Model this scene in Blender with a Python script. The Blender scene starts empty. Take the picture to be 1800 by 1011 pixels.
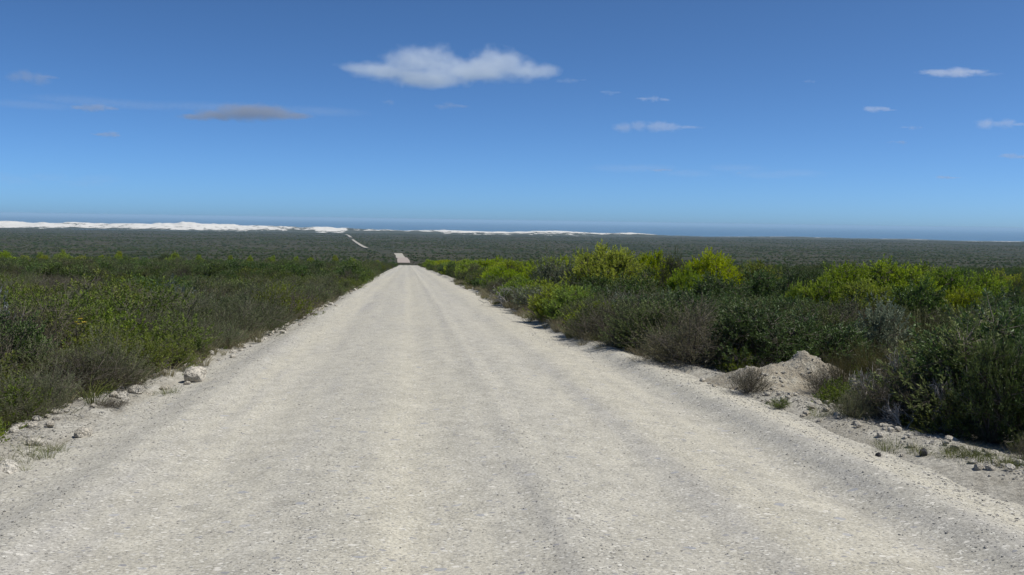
import bpy, math, random
import numpy as np
from mathutils import Vector, Matrix

random.seed(11)
RNG = np.random.default_rng(11)
SC = bpy.context.scene
COL = SC.collection

# ------------------------------------------------------------------ camera
F_PX, CX, CY = 1600.0, 900.0, 505.5          # focal length and centre, in photo pixels
EYE = 1.6
YAW, PITCH, ROLL = math.atan(185 / 1600), math.radians(-4.2), 0.0150
fwd = Vector((math.sin(YAW) * math.cos(PITCH), math.cos(YAW) * math.cos(PITCH), math.sin(PITCH)))
rgt = fwd.cross(Vector((0, 0, 1))).normalized()
upv = rgt.cross(fwd).normalized()
rgt, upv = (rgt * math.cos(ROLL) + upv * math.sin(ROLL)), (upv * math.cos(ROLL) - rgt * math.sin(ROLL))
cam_d = bpy.data.cameras.new("camera")
cam_d.sensor_width = 36.0
cam_d.lens = 36.0 * F_PX / 1800.0
cam_d.clip_start, cam_d.clip_end = 0.1, 120000.0
cam = bpy.data.objects.new("camera", cam_d)
COL.objects.link(cam)
m3 = Matrix((rgt, upv, -fwd)).transposed()
cam.matrix_world = Matrix.Translation((0, 0, EYE)) @ m3.to_4x4()
SC.camera = cam
_R = np.array(rgt); _U = np.array(upv); _F = np.array(fwd)

# ------------------------------------------------------------------ light
SUN_AZ, SUN_EL = math.radians(103), math.radians(57)    # azimuth from +Y towards +X
world = bpy.data.worlds.new("World")
SC.world = world
world.use_nodes = True
wn = world.node_tree
bg = wn.nodes["Background"]
sky = wn.nodes.new("ShaderNodeTexSky")
sky.sky_type = 'NISHITA'
sky.sun_disc = False
sky.sun_elevation = SUN_EL
sky.sun_rotation = SUN_AZ
sky.altitude = 0.0
sky.air_density = 0.35
sky.dust_density = 0.58
sky.ozone_density = 10.0
tint = wn.nodes.new("ShaderNodeMix")
tint.data_type, tint.blend_type = 'RGBA', 'MULTIPLY'
tint.inputs[0].default_value = 1.0
tint.inputs[7].default_value = (0.80, 0.99, 0.98, 1)
wn.links.new(sky.outputs[0], tint.inputs[6])
wn.links.new(tint.outputs[2], bg.inputs[0])
bg.inputs[1].default_value = 0.15
sun_d = bpy.data.lights.new("sun", 'SUN')
sun_d.energy = 5.0
sun_d.angle = math.radians(0.53)
sun_d.color = (1.0, 0.955, 0.88)
sun = bpy.data.objects.new("sun", sun_d)
COL.objects.link(sun)
sv = Vector((math.sin(SUN_AZ) * math.cos(SUN_EL), math.cos(SUN_AZ) * math.cos(SUN_EL), math.sin(SUN_EL)))
sun.rotation_mode = 'QUATERNION'
sun.rotation_quaternion = sv.to_track_quat('Z', 'Y')
sun.location = (60, 20, 90)
vs = SC.view_settings
vs.view_transform = 'Standard'
vs.look = 'None'
vs.exposure = 0.0
vs.gamma = 1.0
vs.use_curve_mapping = False
SC.cycles.volume_bounces = 2
SC.cycles.transparent_max_bounces = 16
SC.cycles.max_bounces = 6
SC.cycles.diffuse_bounces = 3
SC.cycles.use_denoising = True
SC.cycles.denoiser = 'OPENIMAGEDENOISE'
SC.cycles.denoising_prefilter = 'ACCURATE'

# ------------------------------------------------------------------ noise, terrain, projection
def vnoise(x, y, seed=0):
    x = np.asarray(x, float); y = np.asarray(y, float)
    xi = np.floor(x); yi = np.floor(y); fx = x - xi; fy = y - yi
    fx = fx * fx * (3 - 2 * fx); fy = fy * fy * (3 - 2 * fy)
    def h(a, b):
        v = np.sin(a * 127.1 + b * 311.7 + seed * 74.7) * 43758.5453
        return v - np.floor(v)
    return (h(xi, yi) * (1 - fx) + h(xi + 1, yi) * fx) * (1 - fy) + (h(xi, yi + 1) * (1 - fx) + h(xi + 1, yi + 1) * fx) * fy

def fbm(x, y, seed=0, o=4):
    s = 0.0; a = 0.5; t = 0.0
    for k in range(o):
        s = s + a * vnoise(np.asarray(x) * 2 ** k, np.asarray(y) * 2 ** k, seed + k * 7); t += a; a *= 0.5
    return s / t

_PD = np.array([-200, -30, 0, 10, 16, 64, 150, 246, 310, 365, 450, 590, 690, 725, 770, 860, 950, 1300, 2000, 3200, 4600, 5600, 6500, 7500, 9000], float)
_PZ = np.array([4.6, -0.55, -1.6, -1.95, -2.17, -4.25, -8.2, -12.75, -15.7, -20, -26, -27.3, -29.2, -31.5, -32.2, -32.6, -37, -42.2, -48.7, -60, -74, -84, -96, -118, -140], float) + EYE
def _pchip(xk, yk):
    h = np.diff(xk); d = np.diff(yk) / h; m = np.zeros_like(yk)
    for i in range(1, len(xk) - 1):
        if d[i - 1] * d[i] > 0:
            w1, w2 = 2 * h[i] + h[i - 1], h[i] + 2 * h[i - 1]
            m[i] = (w1 + w2) / (w1 / d[i - 1] + w2 / d[i])
    m[0], m[-1] = d[0], d[-1]
    def f(x):
        x = np.clip(np.asarray(x, float), xk[0], xk[-1])
        i = np.clip(np.searchsorted(xk, x) - 1, 0, len(xk) - 2)
        t = (x - xk[i]) / h[i]
        return ((2 * t**3 - 3 * t**2 + 1) * yk[i] + (t**3 - 2 * t**2 + t) * h[i] * m[i] + (-2 * t**3 + 3 * t**2) * yk[i + 1] + (t**3 - t**2) * h[i] * m[i + 1])
    return f
profile = _pchip(_PD, _PZ)

def smooth(a, b, x):
    t = np.clip((np.asarray(x, float) - a) / (b - a), 0, 1)
    return t * t * (3 - 2 * t)

# centre line of the road (lateral offset) and its far continuation as a sand track
_RD = np.array([-60, 0, 320, 450, 600, 860, 1000, 1300, 1600, 2000, 2600, 3200, 4200, 5000], float)
_RX = np.array([0, 0, 0, -1.5, -3.0, -9, -20, -58, -84, -116, -160, -206, -300, -372], float)
road_x = _pchip(_RD, _RX)
_EY = np.array([0, 7, 10, 12.6, 16, 24, 46, 120, 320, 900], float)
_EL = np.array([-3.1, -3.08, -3.0, -2.7, -2.55, -2.35, -2.3, -2.6, -3.0, -3.2], float)
_ER = np.array([4.6, 4.3, 4.0, 3.6, 3.2, 3.05, 3.05, 3.0, 3.2, 4.0], float)
def edge_l(y): return np.interp(y, _EY, _EL) + .34 * (fbm(np.asarray(y, float) * .45, 0 * np.asarray(y, float), 81, 3) - .5)      # where the scrub begins on either side
def edge_r(y): return np.interp(y, _EY, _ER) + .34 * (fbm(np.asarray(y, float) * .45, 0 * np.asarray(y, float) + 5, 85, 3) - .5)

def ground_z(x, y):
    x = np.asarray(x, float); y = np.asarray(y, float)
    z = profile(y)
    off = np.abs(x - road_x(y) - 0.5)
    side = smooth(3.4, 9, off)
    z = z + side * (fbm(x * .11, y * .11, 3) - 0.5) * 0.5
    z = z + smooth(60, 250, y) * smooth(8, 60, off) * (fbm(x * .012, y * .012, 5) - 0.5) * 2.0
    z = z + smooth(850, 1600, y) * smooth(10, 120, off) * (fbm(x * .0032, y * .0032, 9) - 0.5) * 10
    # low bank of graded spoil along both verges
    bank = np.exp(-((x - edge_l(y) + .1) / 0.35) ** 2) + np.exp(-((x - edge_r(y) - .1) / 0.35) ** 2)
    z = z + 0.10 * bank * (y < 320) * (0.4 + fbm(x * .9, y * .9, 21))
    return z

def ray(px, py):
    return _F + (np.asarray(px, float)[..., None] - CX) / F_PX * _R - (np.asarray(py, float)[..., None] - CY) / F_PX * _U

def at_depth(px, py, d):
    return np.array([0, 0, EYE]) + ray(px, py) * np.asarray(d, float)[..., None]

def to_pix(p):
    q = np.asarray(p, float) - np.array([0, 0, EYE])
    d = q @ _F
    return CX + F_PX * (q @ _R) / d, CY - F_PX * (q @ _U) / d, d

def spot(px, d):                 # point of the ground at depth d in picture column px
    p = at_depth(px, 600.0, d)
    for _ in range(3):
        z = float(ground_z(p[0], p[1]))
        k = (np.array([p[0], p[1], z]) - np.array([0, 0, EYE]))
        yy = CY - F_PX * (k @ _U) / (k @ _F)
        p = at_depth(px, yy, d)
    return np.array([p[0], p[1], float(ground_z(p[0], p[1]))])

def hit(px, py):                 # where the view ray of a picture point meets the ground
    r = ray(px, py); o = np.array([0, 0, EYE]); t0 = 1.0
    t = 1.0
    while t < 9000:
        p = o + r * t
        if p[2] < float(ground_z(p[0], p[1])):
            a, b = t0, t
            for _ in range(30):
                m = (a + b) / 2; q = o + r * m
                if q[2] < float(ground_z(q[0], q[1])): b = m
                else: a = m
            q = o + r * b
            return np.array([q[0], q[1], float(ground_z(q[0], q[1]))])
        t0 = t; t *= 1.02
    return None

# ------------------------------------------------------------------ node helpers
def new_mat(name):
    m = bpy.data.materials.new(name); m.use_nodes = True
    nt = m.node_tree; nt.nodes.clear()
    out = nt.nodes.new("ShaderNodeOutputMaterial")
    return m, nt, out

class N:
    """tiny node-building helper"""
    def __init__(s, nt): s.nt = nt
    def n(s, t, **k):
        q = s.nt.nodes.new(t)
        for a, v in k.items(): setattr(q, a, v)
        return q
    def put(s, sock, v):
        if isinstance(v, bpy.types.NodeSocket): s.nt.links.new(v, sock)
        elif v is not None: sock.default_value = v
    def math(s, op, a, b=None, c=None, clamp=False):
        q = s.n("ShaderNodeMath", operation=op, use_clamp=clamp)
        for i, v in enumerate((a, b, c)):
            if v is not None: s.put(q.inputs[i], v)
        return q.outputs[0]
    def vmul(s, v, xyz):
        q = s.n("ShaderNodeVectorMath", operation='MULTIPLY')
        s.put(q.inputs[0], v); q.inputs[1].default_value = xyz
        return q.outputs[0]
    def noise(s, v, scale, detail=4, rough=0.55, dist=0.0):
        q = s.n("ShaderNodeTexNoise"); s.put(q.inputs["Vector"], v)
        q.inputs["Scale"].default_value = scale; q.inputs["Detail"].default_value = detail
        q.inputs["Roughness"].default_value = rough; q.inputs["Distortion"].default_value = dist
        return q.outputs["Fac"]
    def voro(s, v, scale, out="Distance", feature='F1', rnd=1.0):
        q = s.n("ShaderNodeTexVoronoi", feature=feature); s.put(q.inputs["Vector"], v)
        q.inputs["Scale"].default_value = scale; q.inputs["Randomness"].default_value = rnd
        return q.outputs[out]
    def ramp(s, f, stops, interp='LINEAR'):
        q = s.n("ShaderNodeValToRGB"); s.put(q.inputs[0], f); cr = q.color_ramp; cr.interpolation = interp
        while len(cr.elements) < len(stops): cr.elements.new(0.5)
        for e, (p, c) in zip(cr.elements, stops):
            e.position = p; e.color = (c, c, c, 1) if isinstance(c, (int, float)) else (*c, 1)
        return q.outputs[0]
    def mix(s, f, a, b, blend='MIX'):
        q = s.n("ShaderNodeMix", data_type='RGBA', blend_type=blend)
        s.put(q.inputs[0], f)
        for k, v in ((6, a), (7, b)):
            if isinstance(v, tuple): v = (*v, 1) if len(v) == 3 else v
            s.put(q.inputs[k], v)
        return q.outputs[2]
    def pos(s): return s.n("ShaderNodeNewGeometry").outputs["Position"]
    def principled(s, col, rough=0.8, spec=0.2, bump=None, strength=0.4, dist=0.02):
        p = s.n("ShaderNodeBsdfPrincipled")
        s.put(p.inputs["Base Color"], (*col, 1) if isinstance(col, tuple) else col)
        s.put(p.inputs["Roughness"], rough); p.inputs["Specular IOR Level"].default_value = spec
        if bump is not None:
            b = s.n("ShaderNodeBump"); b.inputs["Strength"].default_value = strength; b.inputs["Distance"].default_value = dist
            s.put(b.inputs["Height"], bump); s.nt.links.new(b.outputs[0], p.inputs["Normal"])
        return p

# ------------------------------------------------------------------ materials
def mat_leaf(name, lo, hi, trans=0.25, rough=0.5, spec=0.25, var=0.35):
    m, nt, out = new_mat(name); b = N(nt)
    a = b.n("ShaderNodeAttribute", attribute_name="tint")
    rnd = b.n("ShaderNodeObjectInfo").outputs["Random"]
    c = b.mix(a.outputs["Fac"], lo, hi)
    hsv = b.n("ShaderNodeHueSaturation")
    b.put(hsv.inputs["Hue"], b.math('MULTIPLY_ADD', rnd, 0.035, 0.4825))
    b.put(hsv.inputs["Saturation"], b.math('MULTIPLY_ADD', b.math('FRACT', b.math('MULTIPLY', rnd, 7.3)), 0.16, 0.94))
    b.put(hsv.inputs["Value"], b.math('MULTIPLY_ADD', b.math('FRACT', b.math('MULTIPLY', rnd, 3.7)), var * 2, 1 - var))
    b.put(hsv.inputs["Color"], c)
    p = b.principled(hsv.outputs[0], rough, spec)
    t = b.n("ShaderNodeBsdfTranslucent"); b.put(t.inputs[0], hsv.outputs[0])
    mx = b.n("ShaderNodeMixShader"); mx.inputs[0].default_value = trans
    nt.links.new(p.outputs[0], mx.inputs[1]); nt.links.new(t.outputs[0], mx.inputs[2])
    nt.links.new(mx.outputs[0], out.inputs[0])
    return m

def mat_wood(name, lo, hi):
    m, nt, out = new_mat(name); b = N(nt)
    a = b.n("ShaderNodeAttribute", attribute_name="tint")
    f = b.noise(b.pos(), 40, 3)
    p = b.principled(b.mix(b.math('ADD', b.math('MULTIPLY', f, .5), b.math('MULTIPLY', a.outputs["Fac"], .5)), lo, hi), 0.85, 0.1)
    nt.links.new(p.outputs[0], out.inputs[0]); return m

def mat_stone(name, lo, hi, spread=True):
    m, nt, out = new_mat(name); b = N(nt)
    rnd = b.n("ShaderNodeObjectInfo").outputs["Random"]
    tc = b.n("ShaderNodeTexCoord").outputs["Object"]
    f = b.noise(tc, 3.0, 5, .6)
    k = b.math('ADD', b.math('MULTIPLY', f, .6), b.math('MULTIPLY', rnd, .55), clamp=True)
    c = b.mix(k, lo, hi)
    sp = b.ramp(b.noise(tc, 9, 3), [(.38, .55), (.55, 1.0)])
    c = b.mix(1.0, c, sp, 'MULTIPLY')
    p = b.principled(c, 0.9, 0.15, b.noise(tc, 7, 5, .65), .7, .15)
    nt.links.new(p.outputs[0], out.inputs[0]); return m

def mat_road():
    m, nt, out = new_mat("gravel_road_surface"); b = N(nt)
    P = b.pos()
    sh = b.n("ShaderNodeVectorMath", operation='ADD'); b.put(sh.inputs[0], P); sh.inputs[1].default_value = (3.37, 11.9, 0)
    rot = b.n("ShaderNodeVectorRotate", rotation_type='Z_AXIS'); b.put(rot.inputs["Vector"], sh.outputs[0]); rot.inputs["Angle"].default_value = .006
    Pr = rot.outputs[0]
    band = b.noise(b.vmul(Pr, (1.5, .035, .3)), 1.0, 4, .6, .4)            # wheel tracks, drawn out along the road
    band2 = b.noise(b.vmul(Pr, (4.5, .10, .7)), 1.0, 4, .65, .3)
    patch = b.noise(b.vmul(P, (1, .55, 0)), 0.55, 4, .6)
    k = b.math('ADD', b.math('MULTIPLY', band, .55), b.math('ADD', b.math('MULTIPLY', patch, .3), b.math('MULTIPLY', band2, .2)))
    base = b.ramp(k, [(.40, (.365, .355, .332)), (.5, (.405, .390, .345)), (.58, (.432, .414, .358)), (.68, (.39, .376, .340))])
    sepx = b.n("ShaderNodeSeparateXYZ"); b.put(sepx.inputs[0], Pr)
    wob = b.math('MULTIPLY', b.math('SUBTRACT', b.noise(b.vmul(P, (.5, .22, 0)), 1.0, 4, .6), .5), .9)
    lane = b.math('MULTIPLY_ADD', b.math('ADD', b.math('SUBTRACT', sepx.outputs[0], 3.37), wob), 1 / 8.0, .44)   # across the road, -3.5 .. 4.5 m
    g_, w_, m_ = (.82, .83, .86), (1.09, 1.07, 1.0), (.97, .97, .975)
    lanes = b.ramp(lane, [(.06, m_), (.15, g_), (.21, w_), (.29, m_), (.36, g_), (.42, w_), (.50, m_), (.56, g_), (.62, m_), (.70, w_), (.765, w_), (.805, (.76, .78, .83)), (.86, w_), (.95, m_)])
    base = b.mix(.38, base, lanes, 'MULTIPLY')
    base = b.mix(1.0, base, (.95, .935, .90), 'MULTIPLY')
    grain = b.noise(P, 55, 4, .75)
    base = b.mix(1.0, base, b.ramp(grain, [(.30, .52), (.5, 1.0), (.72, 1.36)]), 'MULTIPLY')
    mott = b.noise(b.vmul(P, (1, .8, 1)), 5.5, 4, .65)
    base = b.mix(1.0, base, b.ramp(mott, [(.3, .84), (.55, 1.02), (.72, 1.12)]), 'MULTIPLY')
    # embedded stones: the cells of a jittered lattice, the small-distance core of some of them is bare stone
    def stones(scale, size, frac, c1, c2, seed):
        v = b.n("ShaderNodeVectorMath", operation='ADD'); b.put(v.inputs[0], P); v.inputs[1].default_value = (seed, seed * .37, 0)
        wob = b.n("ShaderNodeTexNoise"); b.put(wob.inputs["Vector"], v.outputs[0]); wob.inputs["Scale"].default_value = scale * 1.4
        v2 = b.n("ShaderNodeVectorMath", operation='MULTIPLY_ADD'); b.put(v2.inputs[0], wob.outputs["Color"]); v2.inputs[1].default_value = (.5 / scale,) * 3; b.put(v2.inputs[2], v.outputs[0])
        q = b.n("ShaderNodeTexVoronoi"); b.put(q.inputs["Vector"], b.vmul(v2.outputs[0], (1, 1.5, 0))); q.inputs["Scale"].default_value = scale
        sep = b.n("ShaderNodeSeparateColor"); b.put(sep.inputs[0], q.outputs["Color"])
        on = b.math('LESS_THAN', sep.outputs[0], frac)
        core = b.math('LESS_THAN', q.outputs["Distance"], b.math('MULTIPLY_ADD', sep.outputs[1], size, size * .5))
        return b.math('MULTIPLY', on, core), b.mix(sep.outputs[2], c1, c2)
    hgt = None
    for sc_, sz, fr, c1, c2, sd in ((46, .34, .5, (.17, .165, .16), (.64, .62, .55), 1.7), (19, .28, .20, (.20, .20, .215), (.62, .59, .52), 7.9),
                                    (7.5, .22, .10, (.27, .275, .29), (.36, .355, .35), 4.2)):
        mk, cc = stones(sc_, sz, fr, c1, c2, sd)
        base = b.mix(b.math('MULTIPLY', mk, .8), base, cc)
        w = b.math('MULTIPLY', mk, 10.0 / sc_ * .05)
        hgt = w if hgt is None else b.math('ADD', hgt, w)
    hgt = b.math('ADD', hgt, b.math('ADD', b.math('MULTIPLY', grain, .03), b.math('MULTIPLY', mott, .06)))
    p = b.principled(base, .92, .12, hgt, .55, .18)
    nt.links.new(p.outputs[0], out.inputs[0]); return m

def mat_ground():
    m, nt, out = new_mat("sandy_soil_and_scrub"); b = N(nt)
    P = b.pos()
    sep = b.n("ShaderNodeSeparateXYZ"); b.put(sep.inputs[0], P)
    n1 = b.noise(P, 2.2, 5, .65); n2 = b.noise(P, 22, 4, .7); n3 = b.noise(P, 70, 3, .7)
    soil = b.ramp(n1, [(.35, (.29, .27, .225)), (.55, (.375, .355, .305)), (.7, (.45, .43, .375))])
    soil = b.mix(1.0, soil, b.ramp(n2, [(.3, .6), (.6, 1.1)]), 'MULTIPLY')
    soil = b.mix(1.0, soil, b.ramp(n3, [(.3, .7), (.7, 1.2)]), 'MULTIPLY')
    w1 = b.noise(b.vmul(P, (1, .35, 0)), .006, 6, .62); w2 = b.noise(b.vmul(P, (1, .5, 0)), .05, 5, .7)
    veg = b.ramp(w1, [(.34, (.026, .033, .016)), (.46, (.040, .043, .025)), (.54, (.054, .050, .034)), (.64, (.034, .042, .020))])
    veg = b.mix(1.0, veg, b.ramp(w2, [(.3, .65), (.5, 1.0), (.7, 1.25)]), 'MULTIPLY')
    far = b.math('MULTIPLY_ADD', sep.outputs[1], 1 / 60.0, -.5, clamp=True)
    far = b.math('MAXIMUM', far, 0.0, clamp=True)
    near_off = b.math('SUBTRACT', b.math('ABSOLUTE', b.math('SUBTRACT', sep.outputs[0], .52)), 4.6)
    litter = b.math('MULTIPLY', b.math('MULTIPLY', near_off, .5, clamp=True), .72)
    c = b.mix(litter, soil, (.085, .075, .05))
    c = b.mix(far, c, veg)
    p = b.principled(c, .95, .05, b.math('ADD', n2, b.math('MULTIPLY', n3, .4)), .6, .03)
    nt.links.new(p.outputs[0], out.inputs[0]); return m

def mat_sand(name, veg=True, col=(.66, .63, .57)):
    m, nt, out = new_mat(name); b = N(nt); P = b.pos()
    f = b.noise(b.vmul(P, (1, .6, 2)), .006, 5, .6)
    c = b.mix(b.ramp(f, [(.4, 0.0), (.65, 1.0)]), col, tuple(v * .9 for v in col))
    if veg:
        a = b.n("ShaderNodeAttribute", attribute_name="sand").outputs["Fac"]
        n = b.noise(b.vmul(P, (1, .7, 2.0)), .016, 6, .7)
        k = b.ramp(b.math('ADD', a, b.math('MULTIPLY', b.math('SUBTRACT', n, .5), 1.7)), [(.47, 0.0), (.53, 1.0)])
        vn = b.noise(P, .05, 4, .6)
        c = b.mix(k, b.ramp(vn, [(.35, (.035, .042, .026)), (.65, (.075, .075, .05))]), c)
    p = b.principled(c, .9, .1)
    nt.links.new(p.outputs[0], out.inputs[0]); return m

def mat_sea():
    m, nt, out = new_mat("sea_water"); b = N(nt); P = b.pos()
    p = b.principled((.035, .10, .15), .3, .4, b.noise(b.vmul(P, (1, .4, 1)), .02, 6, .6), .4, 3.0)
    nt.links.new(p.outputs[0], out.inputs[0]); return m

MAT = {}
MAT["lime"] = mat_leaf("lime_green_leaf", (.175, .235, .026), (.43, .505, .052), .38, .6, .12, .12)
MAT["leafy"] = mat_leaf("dark_green_leaf", (.038, .066, .018), (.130, .195, .046), .28, .5, .28, .22)
MAT["mid"] = mat_leaf("mid_green_leaf", (.110, .160, .022), (.33, .40, .048), .34, .55, .2, .16)
MAT["olive"] = mat_leaf("olive_leaf", (.072, .090, .032), (.180, .205, .078), .27, .6, .15, .22)
MAT["heath"] = mat_leaf("grey_green_needles", (.108, .122, .058), (.230, .245, .135), .27, .75, .06, .22)
MAT["brown"] = mat_leaf("grey_brown_needles", (.085, .080, .046), (.200, .180, .118), .2, .75, .06, .22)
MAT["herb"] = mat_leaf("fresh_green_leaf", (.080, .115, .020), (.195, .240, .036), .33, .55, .2, .2)
MAT["greyleaf"] = mat_leaf("grey_green_leaf", (.110, .135, .075), (.27, .30, .20), 0.25, 0.55, 0.2, 0.2)
MAT["silver"] = mat_leaf("silver_leaf", (.14, .15, .14), (.38, .40, .385), .15, .6, .2, .1)
MAT["blue"] = mat_leaf("blue_green_leaf", (.075, .100, .070), (.19, .23, .185), .25, .55, .2, .12)
MAT["restio"] = mat_leaf("reed_blade", (.065, .068, .022), (.150, .135, .050), .28, .55, .2, .22)
MAT["grass"] = mat_leaf("grass_blade", (.080, .105, .024), (.190, .195, .065), .35, .5, .25, .3)
MAT["straw"] = mat_leaf("dry_grass_blade", (.16, .14, .08), (.30, .27, .17), .3, .6, .15, .2)
MAT["twig"] = mat_wood("brown_grey_stem", (.055, .045, .036), (.16, .14, .12))
MAT["dead"] = mat_wood("bleached_dead_wood", (.20, .185, .17), (.44, .42, .39))
MAT["yellow"] = mat_leaf("yellow_petal", (.55, .42, .05), (.75, .62, .15), .3, .6, .1, .05)
MAT["white"] = mat_leaf("white_petal", (.6, .6, .52), (.8, .8, .74), .3, .6, .1, .05)
MAT["lime_stone"] = mat_stone("pale_limestone", (.50, .445, .35), (.80, .75, .65))
MAT["dark_stone"] = mat_stone("dark_grey_stone", (.060, .058, .062), (.13, .125, .125))
MAT["pebble"] = mat_stone("mixed_pebble", (.38, .365, .34), (.78, .74, .65))
MAT["road"] = mat_road()
MAT["ground"] = mat_ground()
MAT["dune"] = mat_sand("white_dune_sand")
MAT["track"] = mat_sand("pale_track_sand", False, (.35, .325, .275))
MAT["redtrack"] = mat_sand("reddish_track_sand", False, (.34, .29, .255))
MAT["sea"] = mat_sea()

# ------------------------------------------------------------------ mesh helpers
def mesh_from(name, V, Q, mats, tint=None, midx=None, smooth_shade=False, attrs=None):
    """V (n,3); Q (m,4) quads or (m,3) triangles"""
    me = bpy.data.meshes.new(name)
    V = np.ascontiguousarray(V, np.float32); Q = np.ascontiguousarray(Q, np.int32)
    k = Q.shape[1]
    me.vertices.add(len(V)); me.vertices.foreach_set("co", V.ravel())
    me.loops.add(Q.size); me.loops.foreach_set("vertex_index", Q.ravel())
    me.polygons.add(len(Q))
    me.polygons.foreach_set("loop_start", np.arange(0, Q.size, k, dtype=np.int32))
    if midx is not None: me.polygons.foreach_set("material_index", np.ascontiguousarray(midx, np.int32))
    me.polygons.foreach_set("use_smooth", np.full(len(Q), bool(smooth_shade)))
    for m in mats: me.materials.append(m)
    if tint is not None:
        a = me.attributes.new("tint", 'FLOAT', 'POINT'); a.data.foreach_set("value", np.ascontiguousarray(tint, np.float32))
    for nm, arr in (attrs or {}).items():
        a = me.attributes.new(nm, 'FLOAT', 'POINT'); a.data.foreach_set("value", np.ascontiguousarray(arr, np.float32))
    me.update(calc_edges=True)
    return me

def link(name, me, parent=None, loc=None, **props):
    o = bpy.data.objects.new(name, me); COL.objects.link(o)
    if parent is not None: o.parent = parent
    if loc is not None: o.location = [float(v) for v in loc]
    for k, v in props.items(): o[k] = v
    return o

def unit(v): return v / np.maximum(np.linalg.norm(v, axis=-1, keepdims=True), 1e-9)

class Geo:
    def __init__(s): s.V = []; s.Q = []; s.T = []; s.n = 0
    def add(s, V, Q, T):
        s.V.append(V); s.Q.append(Q + s.n); s.T.append(np.broadcast_to(T, (len(V),)).astype(float)); s.n += len(V)
    def leaves(s, B, D, L, W, tint, fold=.15, rng=RNG):
        n = len(B); D = unit(D); S = unit(np.cross(D, unit(rng.normal(size=(n, 3))))); U = np.cross(S, D)
        L = np.broadcast_to(L, (n,))[:, None]; W = np.broadcast_to(W, (n,))[:, None]
        mid = B + D * L * .55 + U * L * fold * .5
        V = np.stack([B, mid + S * W * .5, B + D * L, mid - S * W * .5], 1).reshape(-1, 3)
        Q = np.arange(4 * n).reshape(n, 4)
        s.add(V, Q, np.repeat(np.broadcast_to(tint, (n,)), 4))
    def tubes(s, A, B, ra, rb, tint=.5):
        A = np.atleast_2d(A); B = np.atleast_2d(B); n = len(A)
        D = unit(B - A); h = np.where(np.abs(D[:, 2:3]) > .9, np.array([[1., 0, 0]]), np.array([[0, 0, 1.]]))
        X = unit(np.cross(D, h)); Y = np.cross(D, X)
        ra = np.broadcast_to(ra, (n,))[:, None]; rb = np.broadcast_to(rb, (n,))[:, None]
        ring = []
        for P, r in ((A, ra), (B, rb)):
            for k in range(3):
                a = k * 2 * math.pi / 3
                ring.append(P + r * (math.cos(a) * X + math.sin(a) * Y))
        V = np.stack(ring, 1).reshape(-1, 3)
        q = np.array([[0, 1, 4, 3], [1, 2, 5, 4], [2, 0, 3, 5]])
        Q = (np.arange(n)[:, None, None] * 6 + q[None]).reshape(-1, 4)
        s.add(V, Q, np.repeat(np.broadcast_to(tint, (n,)), 6))
    def ribbons(s, P, W, tint, rng=RNG):
        """P (n,k,3) centre lines, W (k,) widths"""
        n, k, _ = P.shape
        D = unit(P[:, -1] - P[:, 0]); S = unit(np.cross(D, unit(rng.normal(size=(n, 3)))))
        L = P + S[:, None] * W[None, :, None] * .5; R = P - S[:, None] * W[None, :, None] * .5
        V = np.stack([L, R], 2).reshape(-1, 3)
        q = np.array([[2 * i, 2 * i + 1, 2 * i + 3, 2 * i + 2] for i in range(k - 1)])
        Q = (np.arange(n)[:, None, None] * (2 * k) + q[None]).reshape(-1, 4)
        s.add(V, Q, np.repeat(np.broadcast_to(tint, (n,)), 2 * k))
    def arrays(s): return np.concatenate(s.V), np.concatenate(s.Q), np.concatenate(s.T)

# ------------------------------------------------------------------ shrubs
def dome_dirs(n, rng, tmax=1.45):
    z = rng.uniform(math.cos(tmax), 1, n); a = rng.uniform(0, 2 * math.pi, n); r = np.sqrt(1 - z * z)
    return np.stack([r * np.cos(a), r * np.sin(a), z], 1)

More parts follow.
